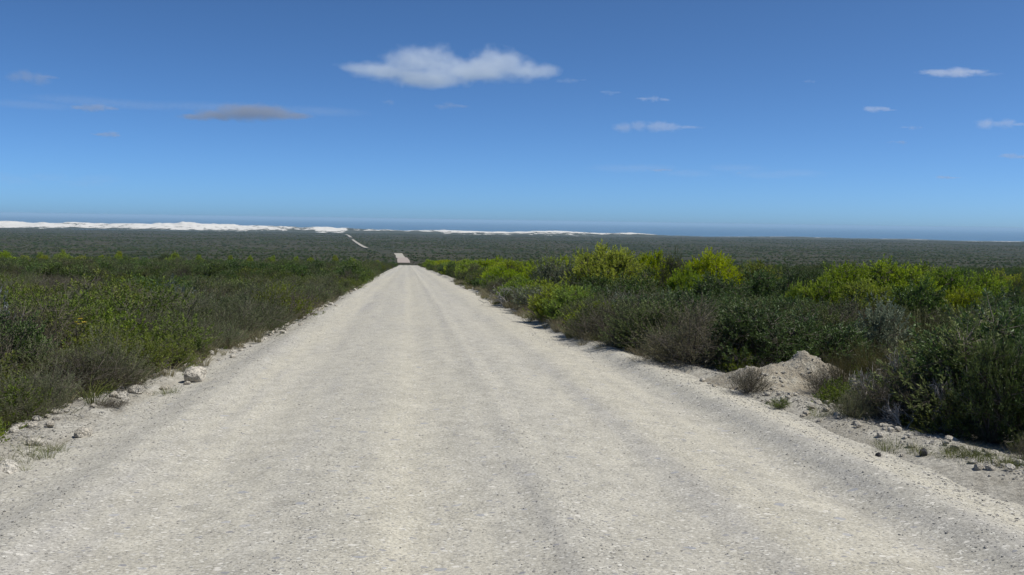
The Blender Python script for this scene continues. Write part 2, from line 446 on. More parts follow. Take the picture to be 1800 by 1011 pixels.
def shrub(rng, R=.55, H=.9, clusters=16, tips=22, per=14, L=.045, W=.016, shoot=.10, spread=.9, up=.3, csize=.16, bare=.25, stem_r=.012, lump=.28, inner=.25):
    """domed shrub: forked stems to clusters of shoots, leaves set round every shoot"""
    fo, st = Geo(), Geo()
    cd = dome_dirs(clusters, rng)
    rad = 1 - lump * rng.random(clusters)
    C = cd * rad[:, None] * np.array([R, R, H * (1 - bare) * .92]) + np.array([0, 0, H * bare])
    C *= rng.uniform(.78, 1.0, (clusters, 1)) ** 1.0
    nin = int(clusters * inner)
    if nin: C[:nin] *= rng.uniform(.45, .75, (nin, 1))
    base = rng.normal(size=(clusters, 3)) * np.array([.05, .05, 0]) * R
    m1 = base + (C - base) * .45 + np.array([0, 0, -.08]) * H * .5 + rng.normal(size=(clusters, 3)) * .04 * R
    st.tubes(base, m1, stem_r, stem_r * .7, rng.random(clusters)); st.tubes(m1, C, stem_r * .7, stem_r * .35, rng.random(clusters))
    outd = unit(C * np.array([1, 1, .6]) + np.array([0, 0, .35]) * H)
    ci = np.repeat(np.arange(clusters), tips)
    off = rng.normal(size=(len(ci), 3)) * csize * np.array([1, 1, .75])
    T = C[ci] + off + outd[ci] * csize * .6
    T[:, 2] = np.maximum(T[:, 2], .03)
    sd = unit(outd[ci] * .7 + unit(off) * .8 + np.array([0, 0, up]))
    A = C[ci] + off * .15
    st.tubes(A, T, stem_r * .28, stem_r * .14, rng.random(len(ci)))
    n = len(ci) * per
    ti = np.repeat(np.arange(len(ci)), per)
    t = np.tile(np.linspace(0, 1, per), len(ci)) + rng.normal(size=n) * .05
    B = T[ti] + sd[ti] * (t[:, None] - .75) * shoot
    rr = unit(rng.normal(size=(n, 3)))
    D = sd[ti] * (.35 + .6 * t[:, None]) + rr * spread * (1.1 - .5 * t[:, None])
    tone = np.clip(.15 + .55 * t + rng.normal(size=n) * .13 + np.repeat(rng.normal(size=len(ci)) * .14, per) + (np.repeat(rng.normal(size=clusters), tips) * .1)[ti], 0, 1)
    fo.leaves(B, D, L * rng.uniform(.7, 1.25, n), W * rng.uniform(.8, 1.2, n), tone, rng=rng)
    return fo.arrays(), st.arrays()

def heath(rng, R=.45, H=.65, tips=150, per=26, L=.022, W=.006, lean=.75, stem_r=.004, shoot=.24):
    """wispy upright heath: fans of thin stems, each feathered with short needles"""
    fo, st = Geo(), Geo()
    a = rng.uniform(0, 2 * math.pi, tips); q = np.sqrt(rng.random(tips))
    h = H * (1 - .38 * q ** 2) * rng.uniform(.62, 1.08, tips)
    T = np.stack([np.cos(a) * q * R, np.sin(a) * q * R, h], 1) + rng.normal(size=(tips, 3)) * .03
    B0 = np.stack([np.cos(a) * q * R * .22, np.sin(a) * q * R * .22, np.zeros(tips)], 1)
    M = B0 + (T - B0) * .55 + np.stack([np.cos(a), np.sin(a), np.zeros(tips)], 1) * (.10 * R * q)[:, None]
    st.tubes(B0, M, stem_r, stem_r * .7, rng.random(tips)); st.tubes(M, T, stem_r * .7, stem_r * .3, rng.random(tips))
    D0 = unit(T - M)
    n = tips * per; ti = np.repeat(np.arange(tips), per); t = rng.random(n) ** .8
    rr = unit(rng.normal(size=(n, 3)))
    side = (rr - D0[ti] * np.sum(rr * D0[ti], 1, keepdims=True))
    B = T[ti] - D0[ti] * ((1 - t) * shoot)[:, None] + side * ((1 - t) * .05 * rng.random(n))[:, None]
    D = D0[ti] * lean + side * .75
    tone = np.clip(.2 + .5 * t + rng.normal(size=n) * .14 + np.repeat(rng.normal(size=tips) * .16, per), 0, 1)
    fo.leaves(B, D, L * rng.uniform(.6, 1.4, n), W, tone, 0, rng=rng)
    return fo.arrays(), st.arrays()

def tuft(rng, n=220, R=.10, H=.75, spread=.35, W=.006, droop=.12, seg=4):
    """reeds or grass: a sheaf of thin blades"""
    fo = Geo()
    a = rng.uniform(0, 2 * math.pi, n); q = np.sqrt(rng.random(n))
    h = H * rng.uniform(.55, 1.08, n)
    t = np.linspace(0, 1, seg)
    out = (q * spread * h)[:, None] * t[None] ** 1.6
    z = h[:, None] * t[None] - (droop * h * q)[:, None] * t[None] ** 3
    r = q[:, None] * R + out
    P = np.stack([np.cos(a)[:, None] * r, np.sin(a)[:, None] * r, z], 2) + np.cumsum(rng.normal(size=(n, seg, 3)) * .012 * H, 1) * t[None, :, None]
    fo.ribbons(P, W * np.linspace(1, .35, seg), np.clip(rng.normal(.5, .25, n), 0, 1), rng)
    return fo.arrays(), None

def dead(rng, H=.8, depth=5, kids=3, ang=.6, r0=.020, n0=8, kink=.2):
    """leafless skeleton of a shrub"""
    g = Geo(); A, B, RA, RB = [], [], [], []
    def grow(p, d, l, r, k):
        q = p + d * l * .5 + rng.normal(size=3) * l * kink * .3
        e = q + unit((d + rng.normal(size=3) * kink)[None])[0] * l * .5
        A.extend([p, q]); B.extend([q, e]); RA.extend([r, r * .85]); RB.extend([r * .85, r * .68])
        if k == 0: return
        for _ in range(rng.integers(2, kids + 1)):
            nd = unit((d + rng.normal(size=3) * ang + np.array([0, 0, .06]))[None])[0]
            grow(e if rng.random() < .65 else q, nd, l * rng.uniform(.58, .85), r * .62, k - 1)
    for i in range(n0):
        a = rng.uniform(0, 6.28); d = unit(np.array([[math.cos(a) * .8, math.sin(a) * .8, rng.uniform(.45, 1.1)]]))[0]
        grow(np.array([math.cos(a), math.sin(a), 0]) * .05, d, H * rng.uniform(.26, .4), r0 * rng.uniform(.6, 1), depth - 1)
    g.tubes(np.array(A), np.array(B), np.array(RA), np.maximum(np.array(RB), .0024), rng.random(len(A)))
    return None, g.arrays()

def variants(kind, lod, count, seed0):
    res = []
    for i in range(count):
        r = np.random.default_rng(seed0 + i * 13 + {"near": 0, "mid": 500, "far": 900}[lod])
        n = lod == "near"; f = lod == "far"
        tp = 1.0 if n else (.7 if not f else .3)          # shoots
        pr = 1.0 if n else (.7 if not f else .4)         # leaves per shoot
        ls = 1.0 if n else (1.35 if not f else 3.0)       # leaf size
        I = lambda v: max(3, int(v))
        if kind == "lime":
            g = shrub(r, .62, 1.0, I(64 * (1 if not f else .6)), I(22 * tp), I(14 * pr), .040 * ls, .0145 * ls, .085, .8, .6, .075, .14, .014, .16, .12)
        elif kind == "leafy":
            g = shrub(r, .58, 1.0, I(38), I(20 * tp), I(13 * pr), .046 * ls, .017 * ls, .10, .95, .35, .105, .16, .013, .32)
        elif kind == "mid":
            g = shrub(r, .60, 1.0, I(48), I(22 * tp), I(13 * pr), .042 * ls, .0155 * ls, .09, .85, .5, .09, .16, .013, .24, .15)
        elif kind == "olive":
            g = shrub(r, .55, 1.0, I(36), I(20 * tp), I(14 * pr), .036 * ls, .0125 * ls, .11, .8, .5, .11, .14, .012, .35)
        elif kind == "herb":
            g = shrub(r, .60, .75, I(26), I(20 * tp), I(12 * pr), .036 * ls, .015 * ls, .08, .9, .5, .11, .12, .009, .3)
        elif kind == "greyleaf":
            g = shrub(r, .55, 1.0, I(20), I(16 * tp), I(13 * pr), .055 * ls, .019 * ls, .13, .8, .5, .14, .25, .013, .35)
        elif kind == "silver":
            g = shrub(r, .5, 1.0, I(18), I(16 * tp), I(14 * pr), .045 * ls, .017 * ls, .12, .8, .5, .12, .25, .013, .35)
        elif kind == "blue":
            g = shrub(r, .6, .9, I(22), I(18 * tp), I(13 * pr), .05 * ls, .018 * ls, .12, .8, .5, .14, .2, .013, .35)
        elif kind == "heath":
            g = shrub(r, .50, .70, I(46 * (1 if not f else .5)), I(13 * tp), I(20 * pr), .024 * ls, .0062 * ls, .15, .5, .75, .10, .10, .006, .38, .4)
        elif kind == "brown":
            g = shrub(r, .48, .74, I(50 * (1 if not f else .5)), I(15 * tp), I(13 * pr), .022 * ls, .0055 * ls, .17, .45, .6, .11, .10, .0065, .42, .4)
        elif kind == "restio":
            g = tuft(r, I(360 * (1 if n else .55)), .14, .8, .38, .006 if n else .010)
        elif kind == "grass":
            g = tuft(r, I(26 if n else 30), .07, .20, .9, .004 if n else .008, .35)
        elif kind == "straw":
            g = tuft(r, 60, .06, .22, .9, .005, .3)
        elif kind == "dead":
            g = dead(r)
        res.append(g)
    return res

STEM = {"dead": "dead"}
_cache = {}
def get(kind, lod, i):
    """(foliage mesh, stem mesh) of variant i, shared by all its copies"""
    cnt = {"near": 3, "mid": 3, "far": 3}[lod]
    i %= cnt
    key = (kind, lod, i)
    if key not in _cache:
        fo, st = variants(kind, lod, 1, 100 + 31 * i + 7 * len(kind) + ord(kind[0]))[0]
        a = mesh_from(kind + "_foliage", *fo[:2], [MAT[kind]], fo[2]) if fo is not None else None
        b = mesh_from(kind + "_stems", *st[:2], [MAT[STEM.get(kind, "twig")]], st[2]) if st is not None else None
        _cache[key] = (a, b)
    return _cache[key]

_joined = {}
def get_joined(kind, lod, i):
    key = (kind, lod, i)
    if key not in _joined:
        fo, st = variants(kind, lod, 1, 100 + 31 * i + 7 * len(kind) + ord(kind[0]))[0]
        parts = [(fo, MAT.get(kind)), (st, MAT[STEM.get(kind, "twig")])]
        parts = [p for p in parts if p[0] is not None]
        V = np.concatenate([p[0][0] for p in parts]); T = np.concatenate([p[0][2] for p in parts])
        off = 0; Q = []; MI = []
        for k, p in enumerate(parts):
            Q.append(p[0][1] + off); off += len(p[0][0]); MI.append(np.full(len(p[0][1]), k))
        _joined[key] = mesh_from(kind + "_whole", V, np.concatenate(Q), [p[1] for p in parts], T, np.concatenate(MI))
    return _joined[key]

NAMES = {"lime": "lime_bush", "leafy": "leafy_bush", "mid": "green_bush", "olive": "olive_bush", "heath": "heath_bush", "brown": "brown_heath_bush",
         "herb": "low_green_bush", "greyleaf": "grey_leaved_bush", "silver": "silver_bush", "blue": "blue_green_bush", "restio": "reed_tuft",
         "grass": "grass_tuft", "straw": "dry_grass_tuft", "dead": "dead_shrub"}
CATS = {"restio": "reed tuft", "grass": "grass tuft", "straw": "grass tuft", "dead": "dead shrub"}
FOL = {"restio": "blades", "grass": "blades", "straw": "blades"}

def plant(kind, p, scale, label, group=None, lod="mid", var=None, rz=None, sxy=1.0, name=None, lean=0.0):
    rz = random.uniform(0, 6.28) if rz is None else rz
    var = random.randrange(3) if var is None else var
    a, b = get(kind, lod, var)
    nm = name or NAMES[kind]
    loc = (p[0], p[1], p[2] - .015)
    props = dict(label=label, category=CATS.get(kind, "bush"))
    if group: props["group"] = group
    if a is not None and b is not None:
        o = link(nm, None, None, loc, **props)
        o.empty_display_size = .1
        link("foliage", a, o); link("stems", b, o)
    else:
        o = link(nm, a or b, None, loc, **props)
    o.rotation_euler = (random.uniform(-.06, .06) + lean, random.uniform(-.06, .06), rz)
    o.scale = (scale * sxy, scale * sxy, scale)
    return o

# ------------------------------------------------------------------ scatter as one mass (stuff)
def scatter(name, P, rot, scl, idx, sources, label, cat):
    me = bpy.data.meshes.new(name); n = len(P)
    me.vertices.add(n); me.vertices.foreach_set("co", np.ascontiguousarray(P, np.float32).ravel())
    for nm, ty, arr, key in (("rv", 'FLOAT_VECTOR', rot, "vector"), ("sv", 'FLOAT_VECTOR', scl, "vector"), ("vi", 'INT', idx, "value")):
        at = me.attributes.new(nm, ty, 'POINT')
        at.data.foreach_set(key, np.ascontiguousarray(arr, np.int32 if ty == 'INT' else np.float32).ravel())
    o = link(name, me, None, None, label=label, category=cat, kind="stuff")
    ng = bpy.data.node_groups.new(name + "_scatter", 'GeometryNodeTree')
    ng.interface.new_socket("Geometry", in_out='INPUT', socket_type='NodeSocketGeometry')
    ng.interface.new_socket("Geometry", in_out='OUTPUT', socket_type='NodeSocketGeometry')
    gi = ng.nodes.new("NodeGroupInput"); go = ng.nodes.new("NodeGroupOutput")
    iop = ng.nodes.new("GeometryNodeInstanceOnPoints"); g2i = ng.nodes.new("GeometryNodeGeometryToInstance")
    for s in sources:
        so = bpy.data.objects.new(name + "_piece", s)
        oi = ng.nodes.new("GeometryNodeObjectInfo"); oi.inputs["Object"].default_value = so
        ng.links.new(oi.outputs["Geometry"], g2i.inputs[0])
    def attr(nm, ty):
        q = ng.nodes.new("GeometryNodeInputNamedAttribute"); q.data_type = ty; q.inputs["Name"].default_value = nm
        return next(s for s in q.outputs if s.enabled and s.name == "Attribute")
    ng.links.new(gi.outputs[0], iop.inputs["Points"]); ng.links.new(g2i.outputs[0], iop.inputs["Instance"])
    iop.inputs["Pick Instance"].default_value = True
    ng.links.new(attr("vi", 'INT'), iop.inputs["Instance Index"])
    e2r = ng.nodes.new("FunctionNodeEulerToRotation")
    ng.links.new(attr("rv", 'FLOAT_VECTOR'), e2r.inputs[0]); ng.links.new(e2r.outputs[0], iop.inputs["Rotation"])
    ng.links.new(attr("sv", 'FLOAT_VECTOR'), iop.inputs["Scale"])
    ng.links.new(iop.outputs[0], go.inputs[0])
    md = o.modifiers.new("scatter", 'NODES'); md.node_group = ng
    return o

def pile(name, xy, kinds_w, lod, smin, smax, label, cat, zoff=-.03, flat=1.0, kindsel=None):
    """scatter whole-plant meshes over ground points"""
    n = len(xy)
    P = np.column_stack([xy, ground_z(xy[:, 0], xy[:, 1]) + zoff])
    src, w = [], []
    for k, wt in kinds_w:
        for v in range(2): src.append(get_joined(k, lod, v)); w.append(wt / 2)
    w = np.array(w) / sum(w)
    idx = RNG.choice(len(src), n, p=w) if kindsel is None else kindsel(P, len(src), w)
    rot = np.column_stack([RNG.normal(0, .06, n), RNG.normal(0, .06, n), RNG.uniform(0, 6.28, n)])
    s = RNG.uniform(smin, smax, n)
    scl = np.column_stack([s, s, s * flat * RNG.uniform(.8, 1.15, n)])
    return scatter(name, P, rot, scl, idx, src, label, cat)

# ------------------------------------------------------------------ the setting
def grid_mesh(name, X, Y, Z, mat, attrs=None):
    r, c = X.shape
    V = np.stack([X, Y, Z], 2).reshape(-1, 3)
    i = np.arange(r * c).reshape(r, c)
    Q = np.stack([i[:-1, :-1], i[:-1, 1:], i[1:, 1:], i[1:, :-1]], 2).reshape(-1, 4)
    return mesh_from(name, V, Q, [mat], smooth_shade=True, attrs=attrs)

# ground: one sheet to the sea, finer near the camera
ys = np.concatenate([np.linspace(-60, 4, 20), 4 + np.cumsum(np.geomspace(.22, 95, 300))]); ys = ys[ys < 9000]
u = np.linspace(-1, 1, 241)
xs = np.sinh(u * 9.0) / math.sinh(9.0) * 9000 + .5
gx, gy = np.meshgrid(xs, ys)
gz = ground_z(gx, gy)
under = (np.abs(gx - road_x(gy) - .5) < 3.3) & (gy < 900)
gz = np.where(under, gz - .06, gz)
link("ground", grid_mesh("ground", gx, gy, gz, MAT["ground"]), kind="structure", label="sandy ground covered in low coastal scrub")

# road: a sheet of packed gravel with a shallow crown, wheel ruts and loose windrows
ry = np.concatenate([np.linspace(-25, 3, 40), 3 + np.cumsum(np.geomspace(.06, 4.0, 470))]); ry = ry[ry < 560]
rx = np.linspace(-3.55, 3.95, 110)
RX, RY = np.meshgrid(rx, ry)
crown = .05 * (1 - (RX / 3.6) ** 2)
ruts = -.028 * sum(np.exp(-((RX - c) / .28) ** 2) for c in (-1.75, -.35, 1.15, 2.35))
wind = .05 * np.exp(-((RX + 2.55) / .22) ** 2) + .065 * np.exp(-((RX - 2.75) / .25) ** 2) + .028 * np.exp(-((RX - .4) / .15) ** 2)
rough = (fbm(RX * 2.2, RY * 1.2, 31) - .5) * .035 + (fbm(RX * 9, RY * 7, 37, 3) - .5) * .016
edge = smooth(3.1, 3.85, np.abs(RX - .2))
RZ = profile(RY) + .012 + (crown + ruts + wind * (.5 + fbm(RX, RY * .3, 41)) + rough) * (1 - edge) - edge * .09 * smooth(.3, .9, edge)
RZ += .0 * RX
link("gravel_road", grid_mesh("gravel_road", RX + .5 + road_x(RY), RY, RZ, MAT["road"]), kind="structure", label="straight pale gravel road running away downhill")

# its far stretches: reddish dip, pale rise, and the sand track winding to the dunes
def strip(name, d0, d1, w, mat, lift, label, n=60):
    y = np.linspace(d0, d1, n); t = np.linspace(-1, 1, 7)
    ww = w * (1 + .25 * (fbm(y * .02, y * 0, 3) - .5))
    X = road_x(y)[:, None] + .5 + t[None] * ww[:, None] / 2; Y = np.repeat(y[:, None], 7, 1)
    Z = np.repeat(ground_z(road_x(y) + .5, y)[:, None], 7, 1) + lift
    link(name, grid_mesh(name, X, Y, Z, mat), kind="structure", label=label)
strip("far_road_dip", 561, 720, 7.6, MAT["redtrack"], .35, "reddish stretch of road beyond the crest")
strip("far_road_rise", 722, 905, 7.6, MAT["track"], .4, "pale stretch of road climbing out of the dip")
strip("sand_track", 1290, 2150, 5.5, MAT["track"], 1.2, "narrow pale sand track crossing the dark plain")
strip("far_sand_track", 2500, 3500, 8, MAT["track"], 2.0, "thin far end of the sand track below the dunes")

# sea beyond the dunes
sx = np.linspace(-60000, 60000, 25); sy = np.linspace(6500, 60000, 25)
SX, SY = np.meshgrid(sx, sy)
link("sea", grid_mesh("sea", SX, SY, np.full(SX.shape, -112.0 + EYE), MAT["sea"]), kind="structure", label="blue sea on the horizon beyond the dunes")

# dune belt
cp = np.array([(-500, 386), (0, 388), (60, 391), (110, 390), (190, 393), (260, 393), (320, 390), (370, 393), (430, 395), (480, 396), (520, 399), (575, 399), (600, 400), (625, 402), (660, 403), (720, 405),
               (790, 404), (850, 407), (920, 407), (965, 405), (1000, 407), (1060, 410), (1110, 409), (1160, 413), (1250, 416), (1340, 416), (1400, 416), (1500, 419), (1600, 420), (1700, 424), (1800, 427), (2300, 436)], float)
sp = np.array([(-500, .68), (0, .72), (90, .68), (130, .6), (260, .64), (320, .72), (420, .66), (480, .58), (520, .42), (548, .5), (560, .8), (600, .8), (612, .45), (700, .44), (760, .5), (780, .75), (1000, .74), (1040, .55), (1130, .6), (1165, .36), (1300, .38), (1500, .40), (1800, .43), (2300, .4)], float)
pxs = np.arange(-500, 2301, 2.0); vv = np.linspace(0, 1, 22)
PX, VV = np.meshgrid(pxs, vv)
D = 4700 + VV * 900
base_pts = at_depth(PX, 408 + 0.015 * (PX - 715), D)
DX, DY = base_pts[..., 0], base_pts[..., 1]
crest = np.interp(PX, cp[:, 0], cp[:, 1])
czw = at_depth(PX, crest, D)[..., 2]
gnd = ground_z(DX, DY) - 1.0
amp = np.maximum(czw - gnd, 1.0)
ridge = 1 - np.abs(2 * fbm(PX * .03 + VV * 1.5, VV * 3.0 + PX * .004, 51) - 1)
shape = smooth(0, .75, VV) * (1 - .6 * smooth(.8, 1, VV)) * (.42 + .63 * ridge)
DZ = gnd + amp * np.clip(shape, 0, 1.08)
low = np.interp(PX, [0, 500, 700, 1100], [0, .05, .25, .3])
sand = np.interp(PX, sp[:, 0], sp[:, 1]) - .36 * (1 - smooth(.05 + low, .35 + low, VV)) + .1 * (ridge - .6)
link("sand_dunes", grid_mesh("sand_dunes", DX, DY, DZ, MAT["dune"], {"sand": sand.ravel()}), kind="structure", label="belt of white sand dunes along the coast")

# ------------------------------------------------------------------ stones
def stone_mesh(name, seed, mat, sub=2, sq=(1, .8, .62), rough=.3, facets=5):
    import bmesh
    bm = bmesh.new(); bmesh.ops.create_icosphere(bm, subdivisions=sub, radius=.5)
    r = np.random.default_rng(seed)
    V = np.array([v.co[:] for v in bm.verts]); T = np.array([[v.index for v in f.verts] for f in bm.faces]); bm.free()
    for _ in range(facets):                               # knock off corners: broken faces
        n = unit(r.normal(size=(1, 3)))[0]; d = r.uniform(.27, .40); e = V @ n - d
        V = V - np.where(e > 0, e, 0)[:, None] * n[None] * .9
    V = V * (1 + rough * (fbm(V[:, 0] * 3 + seed, V[:, 1] * 3 + V[:, 2] * 2.3, seed) - .5)[:, None])
    V = V * np.array(sq)
    V[:, 2] -= V[:, 2].min() * .72
    return mesh_from(name, V, T, [mat])
STONES = [stone_mesh("limestone_lump", 40 + i, MAT["lime_stone"], 2, (1, random.uniform(.7, .95), random.uniform(.5, .75))) for i in range(6)]
DARKS = [stone_mesh("dark_lump", 60 + i, MAT["dark_stone"], 2, (1, .8, z)) for i, z in enumerate((.75, 1.15))]
PEB = [stone_mesh("pebble", 80 + i, MAT["pebble"], 1, (1, random.uniform(.7, 1), random.uniform(.3, .5))) for i in range(6)]

def put_stone(p, size, label, mesh=None, group=None, cat="stone", name="stone", rz=None, sink=.12):
    o = link(name, mesh or random.choice(STONES), None, (p[0], p[1], p[2] - size * sink * .6), label=label, category=cat)
    if group: o["group"] = group
    o.scale = (size,) * 3
    o.rotation_euler = (random.uniform(-.25, .25), random.uniform(-.25, .25), random.uniform(0, 6.28) if rz is None else rz)
    return o

def surf_zv(x, y):
    """top of whatever lies there: packed road or ground"""
    x = np.atleast_1d(np.asarray(x, float)); y = np.atleast_1d(np.asarray(y, float))
    g = ground_z(x, y); rel = x - .5 - road_x(y)
    k = np.clip(np.searchsorted(ry, y), 1, len(ry) - 1); k = k - (np.abs(ry[k - 1] - y) < np.abs(ry[k] - y))
    u = np.clip((rel - rx[0]) / (rx[1] - rx[0]), 0, len(rx) - 1.001); a = u.astype(int); f = u - a
    r = RZ[k, a] * (1 - f) + RZ[k, a + 1] * f
    on = (rel > -3.5) & (rel < 3.9)
    return np.where(on, np.maximum(np.where(np.abs(rel) > 3.3, g, -99), r), g)
def surf_z(x, y): return float(surf_zv(x, y)[0])

big = hit(345, 672)
put_stone(big + np.array([0, 0, .02]), .34, "large pale limestone rock on the left verge at the foot of the reeds", STONES[1], cat="rock", name="rock", rz=.6)
for px, py, w, lab in ((289, 682, .10, "upright whitish stone left of the large verge rock"), (241, 690, .13, "flat buff stone below the reeds on the left verge"),
                       (219, 695, .085, "small white stone at the foot of a grey heath bush"), (330, 677, .075, "small white stone tucked against the large verge rock"),
                       (262, 690, .07, "little cream stone between the flat buff stone and the upright one"), (221, 707, .08, "cream stone lying out on the gravel before the reeds"),
                       (88, 748, .075, "rounded tan stone under the dark bush on the left verge"), (150, 768, .12, "flat cream slab on the left verge"),
                       (62, 782, .11, "long pale slab sunk in the left verge"), (12, 822, .17, "pinkish pale slab at the left picture edge"),
                       (402, 607, .13, "white stone beside the bleached twig on the left verge"), (30, 752, .06, "small white stone by the leftmost reed tuft"),
                       (1748, 801, .085, "pale angular stone in front of the big dark bush"), (1717, 797, .06, "small pale stone next to the angular one by the dark bush"),
                       (1790, 818, .08, "whitish stone by the right picture edge"), (1603, 786, .07, "pale flat stone at the edge of the bush shadow"),
                       (1760, 812, .06, "reddish buff stone just below the pale angular stone"), (1452, 722, .07, "white stone in the rubble below the dirt mound"),
                       (1235, 668, .07, "white stone at the foot of the rubble by the mound")):
    p = hit(px, py); p[2] = surf_z(p[0], p[1])
    put_stone(p, w * 1.35, lab)
for px, py, w, k, lab in ((1544, 806, .058, 0, "rounded dark grey stone on the right shoulder"), (1623, 802, .072, 1, "pointed dark stone standing at the edge of the bush shadow")):
    p = hit(px, py); p[2] = surf_z(p[0], p[1])
    put_stone(p, w, lab, DARKS[k])
# loose rubble on the verges
def rubble(n, fx, fy, smin, smax, label, group):
    for _ in range(n):
        y = fy(); x = float(fx(y)); p = np.array([x, y, surf_z(x, y)])
        put_stone(p, random.uniform(smin, smax) * (1 + .02 * y), label, group=group)
rubble(95, lambda y: random.gauss(-.12, .14) + edge_l(y), lambda: random.uniform(6, 17), .035, .105, "small pale limestone lump in the rubble on the left verge", "rubble along the left verge")
rubble(60, lambda y: random.gauss(-.05, .13) + edge_l(y), lambda: 17 + 30 * random.random() ** 1.5, .06, .14, "pale limestone lump on the left verge further along the road", "stones along the far left verge")
rubble(90, lambda y: random.gauss(.18, .22) + edge_r(y), lambda: random.uniform(5.2, 9.8), .025, .085, "small pale limestone lump on the right verge under the bushes", "rubble along the right verge")
rubble(40, lambda y: random.gauss(.05, .13) + edge_r(y), lambda: 13 + 35 * random.random() ** 1.4, .05, .10, "pale limestone lump on the right verge beyond the dirt mound", "stones along the far right verge")

# dirt mound with its apron of rubble
mc = spot(1402, 11.0)
def mound_z(x, y):
    dx, dy = x - mc[0], y - mc[1]
    wx = dx + .22 * (fbm(x * 2.6, y * 2.6, 63) - .5); wy = dy + .22 * (fbm(x * 2.6 + 9, y * 2.6, 64) - .5)
    h = .33 * np.exp(-(np.abs((wx - .25) / .40) ** 2.4) - np.abs((wy - .12) / .5) ** 2.2) + .20 * np.exp(-(np.abs((wx + .36) / .36) ** 2.4) - np.abs((wy - .10) / .45) ** 2.2)
    h = h + .03 * np.exp(-((wx - .16) / .17) ** 2 - ((wy - .1) / .2) ** 2)
    h = 1.02 * h * (.70 + .6 * fbm(x * 4.2, y * 4.2, 61)) + .085 * (fbm(x * 14, y * 14, 62, 5) - .45) * np.exp(-(dx / .75) ** 2 - (dy / .75) ** 2)
    return h - .05 * smooth(.75, 1.25, np.hypot(dx / 1.0, dy / .95))
MX, MY = np.meshgrid(mc[0] + np.linspace(-1.25, 1.2, 110), mc[1] + np.linspace(-1.1, 1.15, 100))
m_, nt_, out_ = new_mat("mound_soil"); b_ = N(nt_); P_ = b_.pos()
c_ = b_.ramp(b_.noise(P_, 4, 5, .65), [(.35, (.33, .29, .225)), (.55, (.43, .39, .31)), (.7, (.50, .47, .39))])
c_ = b_.mix(1.0, c_, b_.ramp(b_.noise(P_, 45, 4, .7), [(.3, .65), (.65, 1.15)]), 'MULTIPLY')
nt_.links.new(b_.principled(c_, .95, .05, b_.noise(P_, 38, 5, .7), .9, .05).outputs[0], out_.inputs[0])
link("dirt_mound", grid_mesh("dirt_mound", MX, MY, ground_z(MX, MY) + mound_z(MX, MY) + .004, m_), label="heap of pale sandy soil on the right verge", category="mound")
for _ in range(60):
    a, r = random.uniform(0, 6.28), abs(random.gauss(.55, .3))
    x, y = mc[0] - .25 + math.cos(a) * r, mc[1] - .15 + math.sin(a) * r
    z = max(surf_z(x, y), float(ground_z(x, y) + mound_z(x, y)))
    put_stone((x, y, z), random.uniform(.025, .07), "small limestone lump strewn on and below the dirt mound", group="rubble on the dirt mound")

# ------------------------------------------------------------------ gravel
n = 2600
gx_, gy_ = mc[0] - .15 + RNG.normal(0, .55, n), mc[1] - .25 + RNG.normal(0, .5, n)
gz_ = np.maximum(surf_zv(gx_, gy_), ground_z(gx_, gy_) + mound_z(gx_, gy_))
gs_ = .008 * 5.5 ** (RNG.random(n) ** 1.8)
scatter("mound_gravel", np.column_stack([gx_, gy_, gz_ - gs_ * .1]), RNG.uniform(-.5, 6, (n, 3)) * np.array([.1, .1, 1]), np.repeat(gs_[:, None], 3, 1), RNG.integers(0, len(PEB), n), PEB, "pale gravel spilled over and below the dirt mound", "gravel")
def gravel(name, n, fx, fy, smin, smax, label):
    y = fy(n); x = fx(n, y)
    z = surf_zv(x, y)
    s = smin * (smax / smin) ** (RNG.random(n) ** 2.2)
    P = np.column_stack([x, y, z - s * .12])
    rot = np.column_stack([RNG.normal(0, .3, n), RNG.normal(0, .3, n), RNG.uniform(0, 6.28, n)])
    scatter(name, P, rot, np.repeat(s[:, None], 3, 1), RNG.integers(0, len(PEB), n), PEB, label, "gravel")
fy_near = lambda n: 3.2 * (34 / 3.2) ** (RNG.random(n) ** 1.15)
gravel("loose_gravel", 36000, lambda n, y: np.where(RNG.random(n) < .45, RNG.normal(0, .36, n) + edge_l(y) + .12, RNG.normal(0, .46, n) + edge_r(y) - .12), fy_near, .008, .036, "loose pale gravel along both shoulders of the road")
gravel("verge_gravel", 9000, lambda n, y: np.where(RNG.random(n) < .4, edge_l(y) - RNG.random(n) * .5, edge_r(y) + RNG.random(n) * .95), lambda n: 4.5 * (16 / 4.5) ** RNG.random(n), .008, .04, "pale gravel scattered over the verges under the bushes")
gravel("road_gravel", 24000, lambda n, y: np.where(RNG.random(n) < .5, RNG.uniform(-3, 4, n), np.choose(RNG.integers(0, 4, n), [RNG.normal(-.55, .12, n), RNG.normal(.95, .16, n), RNG.normal(3.2, .22, n), RNG.normal(-2.1, .15, n)])), fy_near, .007, .024, "small loose gravel on the road surface")

# ------------------------------------------------------------------ named bushes
def hero(kind, px, d, top, wpx, label, lod=None, group=None, base_w=1.36, base_h=1.08, **k):
    p = spot(px, d)
    zt = at_depth(float(px), float(top), d)[2]
    h = max(zt - p[2], .12); w = wpx / F_PX * d
    sc_ = h / base_h
    return plant(kind, p, sc_, label, group, lod or ("near" if d < 20 else "mid"), sxy=w / (base_w * sc_), **k)

